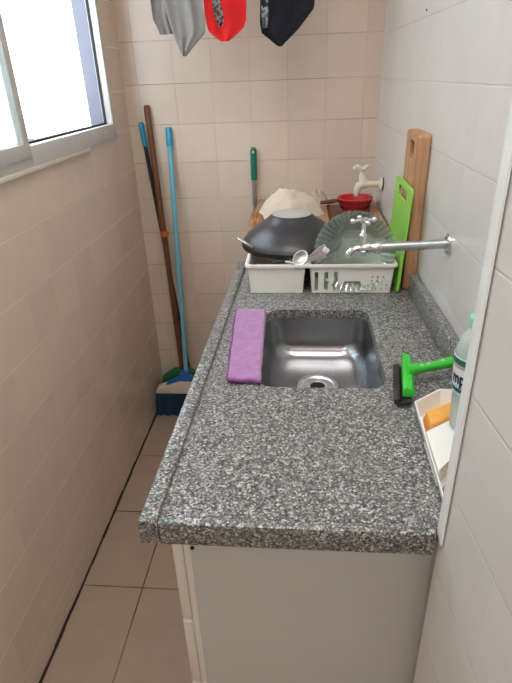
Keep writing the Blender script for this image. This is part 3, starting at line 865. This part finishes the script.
# cream tap
t2 = thing('laundry_tap', 'cream plastic tap on the right wall above the red strainer', 'tap', (xr(2.077), 2.077, 1.10))
Y2, Z2 = 2.077, 1.100; w2 = xr(Y2)
bm = B(); lathe(bm, [(0, 0), (.025, 0), (.025, .006), (0, .006)], axis_to((-1, 0, 0), (w2, Y2, Z2)), 28); part('gasket', bm, M['black_pl'], t2)
bm = B(); lathe(bm, [(0, .005), (.026, .005), (.025, .012), (.014, .016), (0, .016)], axis_to((-1, 0, 0), (w2, Y2, Z2)), 28); part('flange', bm, M['cream_pl'], t2)
bm = B(); tube(bm, [(w2-.010, Y2, Z2), (.255, Y2, Z2), (.232, Y2, Z2+.001), (.215, Y2, Z2-.006), (.207, Y2, Z2-.020), (.2055, Y2, Z2-.044)], [.0115, .0115, .0165, .0165, .0135, .0095], 18)
part('body', bm, M['cream_pl'], t2, 60)
bm = B(); lathe(bm, [(.0165, 0), (.0165, .006), (.014, .010), (.014, .028), (.009, .033), (.008, .050), (0, .050)], axis_to((-.22, 0, 1), (.230, Y2, Z2+.006)), 20); part('valve_stem', bm, M['cream_pl'], t2, 50)
bm = B(); hc = Vector((.219, Y2, Z2+.057))
for a in (25, 115):
    c, s = math.cos(math.radians(a)), math.sin(math.radians(a))
    tube(bm, [hc-Vector((.024*c, .024*s, -.004)), hc+Vector((0, 0, .004)), hc+Vector((.024*c, .024*s, .006))], .0055, 10)
    for q in (-1, 1): bmesh.ops.create_uvsphere(bm, u_segments=12, v_segments=8, radius=.0092, matrix=T(*(hc+Vector((q*.026*c, q*.026*s, .005)))))
lathe(bm, [(.011, -.008), (.012, 0), (.010, .009), (0, .011)], T(*hc), 16)
part('cross_handle', bm, M['cream_pl'], t2, 60)
bm = B(); lathe(bm, [(0, 0), (.0098, 0), (.0098, .010), (0, .010)], T(.2055, Y2, Z2-.050), 18); part('outlet', bm, M['chrome_dull'], t2)

# ------------------------------------------------------------------ sticks in the back-left corner
def pole(bm, a, b, r, seg=14): return tube(bm, [a, b], r, seg)
# blue broom
br = thing('broom', 'broom with a light blue pole, off white head and dark blue bristles', 'broom', (-.555, 2.10, 0))
hb, ht = Vector((-.5515, 2.108, .20)), Vector((-.5545, 2.262, 1.24))
bm = B(); pole(bm, hb, ht, .0105); part('pole', bm, M['bluepole'], br, 60)
dirn = (ht-hb).normalized()
bm = B(); tube(bm, [ht-dirn*.005, ht+dirn*.058, ht+dirn*.068], [.0135, .0135, .010], 14); part('grip_cap', bm, M['bluecap'], br, 50)
MH = T(-.556, 2.104, 0)
bm = B()
prism(bm, [(-.150, .128), (.150, .128), (.143, .150), (.055, .186), (.03, .195), (-.03, .195), (-.055, .186), (-.143, .150)], -.026, .026, .004, 2, MH @ Matrix(((1, 0, 0, 0), (0, 0, 1, 0), (0, 1, 0, 0), (0, 0, 0, 1))))
hd = part('head', bm, M['beige_pl'], br, 40)
bm = B(); prism(bm, [(-.095, .173), (.095, .173), (.055, .198), (.022, .215), (.020, .240), (-.020, .240), (-.022, .215), (-.055, .198)], -.020, .020, .004, 2, MH @ Matrix(((1, 0, 0, 0), (0, 0, 1, 0), (0, 1, 0, 0), (0, 0, 0, 1)))); part('socket', bm, M['bluetop'], br, 40)
bm = B()
for i in range(42):
    for j in range(5):
        x = -.146+.292*i/41; y = -.020+.010*j
        sx = x*1.07+random.uniform(-.003, .003); sy = y*1.35+random.uniform(-.003, .003)
        tube(bm, [MH @ Vector((x, y, .130)), MH @ Vector((sx, sy, .002+random.random()*.004))], [.0036, .0042], 5)
o = part('bristles', bm, M['navybristle'], br, 0)
# wooden pole broom with a green head
wb_ = thing('broom', 'broom with a brown wooden pole and dark green head behind the blue broom', 'broom', (-.60, 2.19, 0))
hb, ht = Vector((-.588, 2.190, .20)), Vector((-.633, 2.258, 1.393))
bm = B(); tube(bm, [hb, ht-(ht-hb)*.012, ht], [.0125, .0125, .0105], 14); part('pole', bm, M['pole_wood'], wb_, 60)
md = hb.lerp(ht, .565); dirn = (ht-hb).normalized()
bm = B(); tube(bm, [md-dirn*.012, md+dirn*.012], .0142, 14); box(bm, .010, .022, -.004, .004, -.008, .008, .002, 1, T(*md)); part('hanging_clip', bm, M['orange'], wb_, 50)
MH = T(-.590, 2.190, 0)
bm = B(); prism(bm, [(-.105, .130), (.105, .130), (.100, .165), (.04, .205), (-.04, .205), (-.100, .165)], -.018, .018, .004, 2, MH @ Matrix(((1, 0, 0, 0), (0, 0, 1, 0), (0, 1, 0, 0), (0, 0, 0, 1)))); part('head', bm, M['greenhead'], wb_, 40)
bm = B()
for i in range(30):
    for j in range(4):
        x = -.100+.200*i/29; y = -.013+.0085*j
        tube(bm, [MH @ Vector((x, y, .132)), MH @ Vector((x*1.08, y*1.3, .002+random.random()*.004))], [.0035, .004], 5)
part('bristles', bm, M['greenbrush'], wb_, 0)
# black pole floor squeegee with blue tip
sq2 = thing('floor_squeegee', 'black pole with a blue tip crossing behind the brown wooden pole', 'squeegee', (-.57, 2.235, 0))
hb, ht = Vector((-.561, 2.2385, .06)), Vector((-.660, 2.263, 1.245))
dirn = (ht-hb).normalized()
bm = B(); pole(bm, hb, ht, .0085); part('pole', bm, M['black_pl'], sq2, 60)
bm = B(); tube(bm, [ht-dirn*.008, ht+dirn*.075, ht+dirn*.086], [.0105, .0115, .008], 14); part('grip_tip', bm, M['bluecap'], sq2, 50)
bm = B(); box(bm, -.70, -.42, 2.225, 2.252, .028, .062, .004); part('head', bm, M['black_pl'], sq2)
bm = B(); box(bm, -.70, -.42, 2.234, 2.243, .0005, .0285, .001); part('rubber_blade', bm, M['rubber'], sq2)
# teal handled mop behind the tub
mp = thing('mop', 'teal grip on a thin steel pole leaning on the back wall behind the wok', 'mop', (-.205, 2.2, 0))
hb, ht = Vector((-.212, 2.235, .06)), Vector((-.2075, 2.272, 1.10))
dirn = (ht-hb).normalized()
bm = B(); pole(bm, hb, ht, .0085); part('pole', bm, M['chrome_dull'], mp, 60)
bm = B(); tube(bm, [ht-dirn*.010, ht+dirn*.01, ht+dirn*.09, ht+dirn*.112, ht+dirn*.121], [.0125, .0135, .0135, .0125, .007], 16); g = part('grip', bm, M['teal'], mp, 50)
e0 = ht+dirn*.103
bm = B(); lathe(bm, [(0, 0), (.0042, 0), (.0042, .002), (0, .002)], axis_to((0, -1, 0), e0+Vector((0, -.0115, 0))), 14); part('hang_hole', bm, M['cream_pl'], g)
bm = B(); box(bm, -.33, -.196, 2.205, 2.262, .03, .062, .004); part('head', bm, M['teal'], mp)
bm = B()
for i in range(16):
    for j in range(5):
        x = -.325+.125*i/15; y = 2.212+.043*j/4
        tube(bm, [(x, y, .034), (x, y, .0015)], .004, 5)
part('fringe', bm, M['rag_white'], mp, 0)

# ------------------------------------------------------------------ clothes hanging from the line
LY, LZ = 1.9, 1.985
ln = thing('clothes_line', 'thin grey line stretched across the room above the back wall tiles', 'clothes line', (-.2, LY, LZ))
bm = B(); tube(bm, [(XL+.0005, LY, LZ), (xr(LY)-.0005, LY, LZ)], .0022, 8); part('cord', bm, M['line'], ln, 60)
def interp(tbl, z):
    for (z0, a), (z1, b) in zip(tbl, tbl[1:]):
        if z0 >= z >= z1: return a+(b-a)*(z0-z)/(z0-z1)
    return tbl[-1][1] if z < tbl[-1][0] else tbl[0][1]
def hang(bm, left, right, bottom, yoff, amp, freq, seed, nx=26, nz=44, backlen=.16, th=.004):
    """cloth over the line: front sheet with outline x(z) left/right down to `bottom`, short back sheet"""
    top = LZ+.0015
    front, rows = [], []
    zs = [top-(top-bottom)*j/nz for j in range(nz+1)]
    for s in (0, 1):
        grid = []
        seq = []
        for k in range(8, 0, -1): seq.append(('b', top-.02-backlen*k/8))
        seq.append(('b', top-.006)); seq.append(('t', top))
        for z in zs[1:]: seq.append(('f', z))
        for kind, z in seq:
            xl_, xr_ = interp(left, z), interp(right, z)
            row = []
            for i in range(nx+1):
                u = i/nx; x = xl_+(xr_-xl_)*u
                d = min(1, (LZ-z)/.12) if z < LZ else 0
                fold = amp*d*(math.sin(u*freq*2*PI+seed+z*6)+.5*math.sin(u*freq*3.7*PI+2*seed-z*9)) + amp*.8*d*noise.noise(Vector((x*14, z*10, seed)))
                base = {'f': -.005, 't': 0, 'b': .010}[kind]
                y = LY+base+(yoff+fold)*(d if kind == 'f' else .25*d) + (0 if kind == 'f' else 0)
                if kind == 'b': y = LY+.006+abs(fold)*.4+.006*d
                if s == 1:
                    if kind == 'f': y -= th
                    elif kind == 'b': y += th*.5
                row.append(bm.verts.new((x, y, z+(.0035 if s == 1 and kind == 't' else 0))))
            grid.append(row)
        rows.append(grid)
    for s in (0, 1):
        g = rows[s]
        for j in range(len(g)-1):
            for i in range(nx): bm.faces.new((g[j][i], g[j][i+1], g[j+1][i+1], g[j+1][i]))
    A, B_ = rows
    n = len(A)
    for j in range(n-1):
        for i in (0, nx): bm.faces.new((A[j][i], A[j+1][i], B_[j+1][i], B_[j][i]))
    for i in range(nx):
        for j in (0, n-1): bm.faces.new((A[j][i], A[j][i+1], B_[j][i+1], B_[j][i]))
    return bm
g1 = thing('shirt', 'grey shirt hanging with a pointed tip, leftmost of the hanging clothes', 'clothing', (-.40, LY, LZ), 'clothes on the line')
bm = B(); hang(bm, [(2, -.50), (1.706, -.478), (1.655, -.476), (1.625, -.462), (1.60, -.455)], [(2, -.36), (1.70, -.385), (1.60, -.39)], 1.612, .004, .006, 2.0, 1.2, nx=18)
part('sleeve', bm, M['grey_cl2'], g1, 70)
bm = B(); hang(bm, [(2, -.425), (1.70, -.432), (1.64, -.420), (1.60, -.408), (1.565, -.395), (1.548, -.388)], [(2, -.305), (1.70, -.315), (1.64, -.307), (1.61, -.312), (1.58, -.345), (1.56, -.366), (1.548, -.378)], 1.548, -.016, .006, 1.7, .3)
part('body', bm, M['grey_cl'], g1, 70)
g2 = thing('shorts', 'red shorts with a grey printed waistband hanging in the middle', 'clothing', (-.24, LY, LZ), 'clothes on the line')
bm = B(); hang(bm, [(2, -.300), (1.70, -.311), (1.66, -.309), (1.615, -.302), (1.60, -.285), (1.585, -.262)], [(2, -.175), (1.70, -.178), (1.64, -.181), (1.62, -.190), (1.60, -.215), (1.585, -.238)], 1.585, -.004, .004, 1.2, 2.2)
part('body', bm, M['red_cl'], g2, 70)
bm = B(); hang(bm, [(2, -.288), (1.70, -.283), (1.66, -.275), (1.64, -.270), (1.625, -.264)], [(2, -.262), (1.70, -.255), (1.66, -.249), (1.64, -.247), (1.625, -.252)], 1.625, -.030, .003, 1.0, .8, nx=8, backlen=.03)
part('waistband', bm, M['print_grey'], g2, 70)
g3 = thing('shirt', 'navy blue garment with a grey striped band hanging rightmost on the line', 'clothing', (-.06, LY, LZ), 'clothes on the line')
bm = B(); hang(bm, [(2, -.150), (1.692, -.135), (1.63, -.138), (1.602, -.133), (1.59, -.115), (1.572, -.092), (1.565, -.082)], [(2, .04), (1.685, .031), (1.665, .030), (1.655, .022), (1.61, -.018), (1.585, -.047), (1.575, -.060), (1.565, -.070)], 1.565, -.004, .004, 1.4, 3.0)
part('body', bm, M['navy_cl'], g3, 70)
bm = B(); hang(bm, [(2, -.140), (1.69, -.131), (1.64, -.130), (1.615, -.127)], [(2, -.118), (1.69, -.108), (1.64, -.110), (1.615, -.114)], 1.615, -.026, .003, 1.0, 1.8, nx=8, backlen=.03)
part('band', bm, M['print_navy'], g3, 70)

bm = B(); lathe(bm, [(0, 0), (.0022, 0), (.0028, .002), (0, .003)], axis_to((-1, 0, 0), (xr(1.62), 1.62, 1.622)), 10)
tag(obj('nail', bm, M['dark'], None, 40, origin=(xr(1.62), 1.62, 1.622)), 'tiny dark nail in the right wall high above the chopping boards', 'nail')

# ------------------------------------------------------------------ light
w = bpy.data.worlds.new('sky'); sc.world = w; w.use_nodes = True
bg = w.node_tree.nodes['Background']; bg.inputs[0].default_value = (.80, .90, 1.0, 1); bg.inputs[1].default_value = 6.0
sun = bpy.data.lights.new('sun', 'SUN'); sun.energy = 2.5; sun.angle = math.radians(3); sun.color = (1, .96, .9)
so = bpy.data.objects.new('sun', sun); link(so)
so.rotation_euler = Vector((-.6, -.25, -.9)).to_track_quat('-Z', 'Y').to_euler()
la = bpy.data.lights.new('overhead_fill', 'AREA'); la.shape = 'DISK'; la.size = .8; la.energy = 10.5; la.color = (1, .965, .92)  # added unseen fill below the ceiling, lifts worktop and upper walls
lo = bpy.data.objects.new('overhead_fill', la); link(lo); lo.location = (-.08, .48, CEIL-.06)
lb2 = bpy.data.lights.new('rear_fill', 'AREA'); lb2.shape = 'DISK'; lb2.size = .6; lb2.energy = 7; lb2.color = (1, .97, .94)  # added unseen fill behind the camera, brightens the cabinet side
ko = bpy.data.objects.new('rear_fill', lb2); link(ko); ko.location = (-.28, -1.15, CEIL-.15)
pt = bpy.data.lights.new('window_portal', 'AREA'); pt.shape = 'RECTANGLE'; pt.size = WY1-WY0; pt.size_y = WZ1-WZ0; pt.cycles.is_portal = True
po = bpy.data.objects.new('window_portal', pt); link(po); po.location = (XO-.01, (WY0+WY1)/2, (WZ0+WZ1)/2)
po.rotation_euler = (math.radians(90), 0, math.radians(90)); po.rotation_euler = Vector((1, 0, 0)).to_track_quat('-Z', 'Z').to_euler()

# ------------------------------------------------------------------ camera
yaw, pit, rol, f = .0991, .4736, -.0378, 519.5653
F = Vector((-math.sin(yaw)*math.cos(pit), math.cos(yaw)*math.cos(pit), -math.sin(pit)))
Rr = Vector((math.cos(yaw), math.sin(yaw), 0)); U = Rr.cross(F)
Rx = math.cos(rol)*Rr+math.sin(rol)*U; Ux = math.cos(rol)*U-math.sin(rol)*Rr
cam = bpy.data.cameras.new('camera'); cam.sensor_fit = 'VERTICAL'; cam.sensor_height = 24; cam.lens = f/683*24; cam.clip_start = .02
co = bpy.data.objects.new('camera', cam); link(co)
m = Matrix((Rx, Ux, -F)).transposed().to_4x4(); m.translation = (0, 0, 1.4867)
co.matrix_world = m
sc.camera = co

vs = sc.view_settings
sc.view_settings.view_transform = 'Standard'; vs.look = 'None'; vs.gamma = 1; vs.use_curve_mapping = False
vs.exposure = 0.5
sc.cycles.use_denoising = True
sc.cycles.max_bounces = 12; sc.cycles.diffuse_bounces = 6; sc.cycles.glossy_bounces = 5; sc.cycles.transmission_bounces = 10; sc.cycles.transparent_max_bounces = 12
sc.cycles.caustics_reflective = False; sc.cycles.caustics_refractive = False
sc.cycles.sample_clamp_indirect = 6
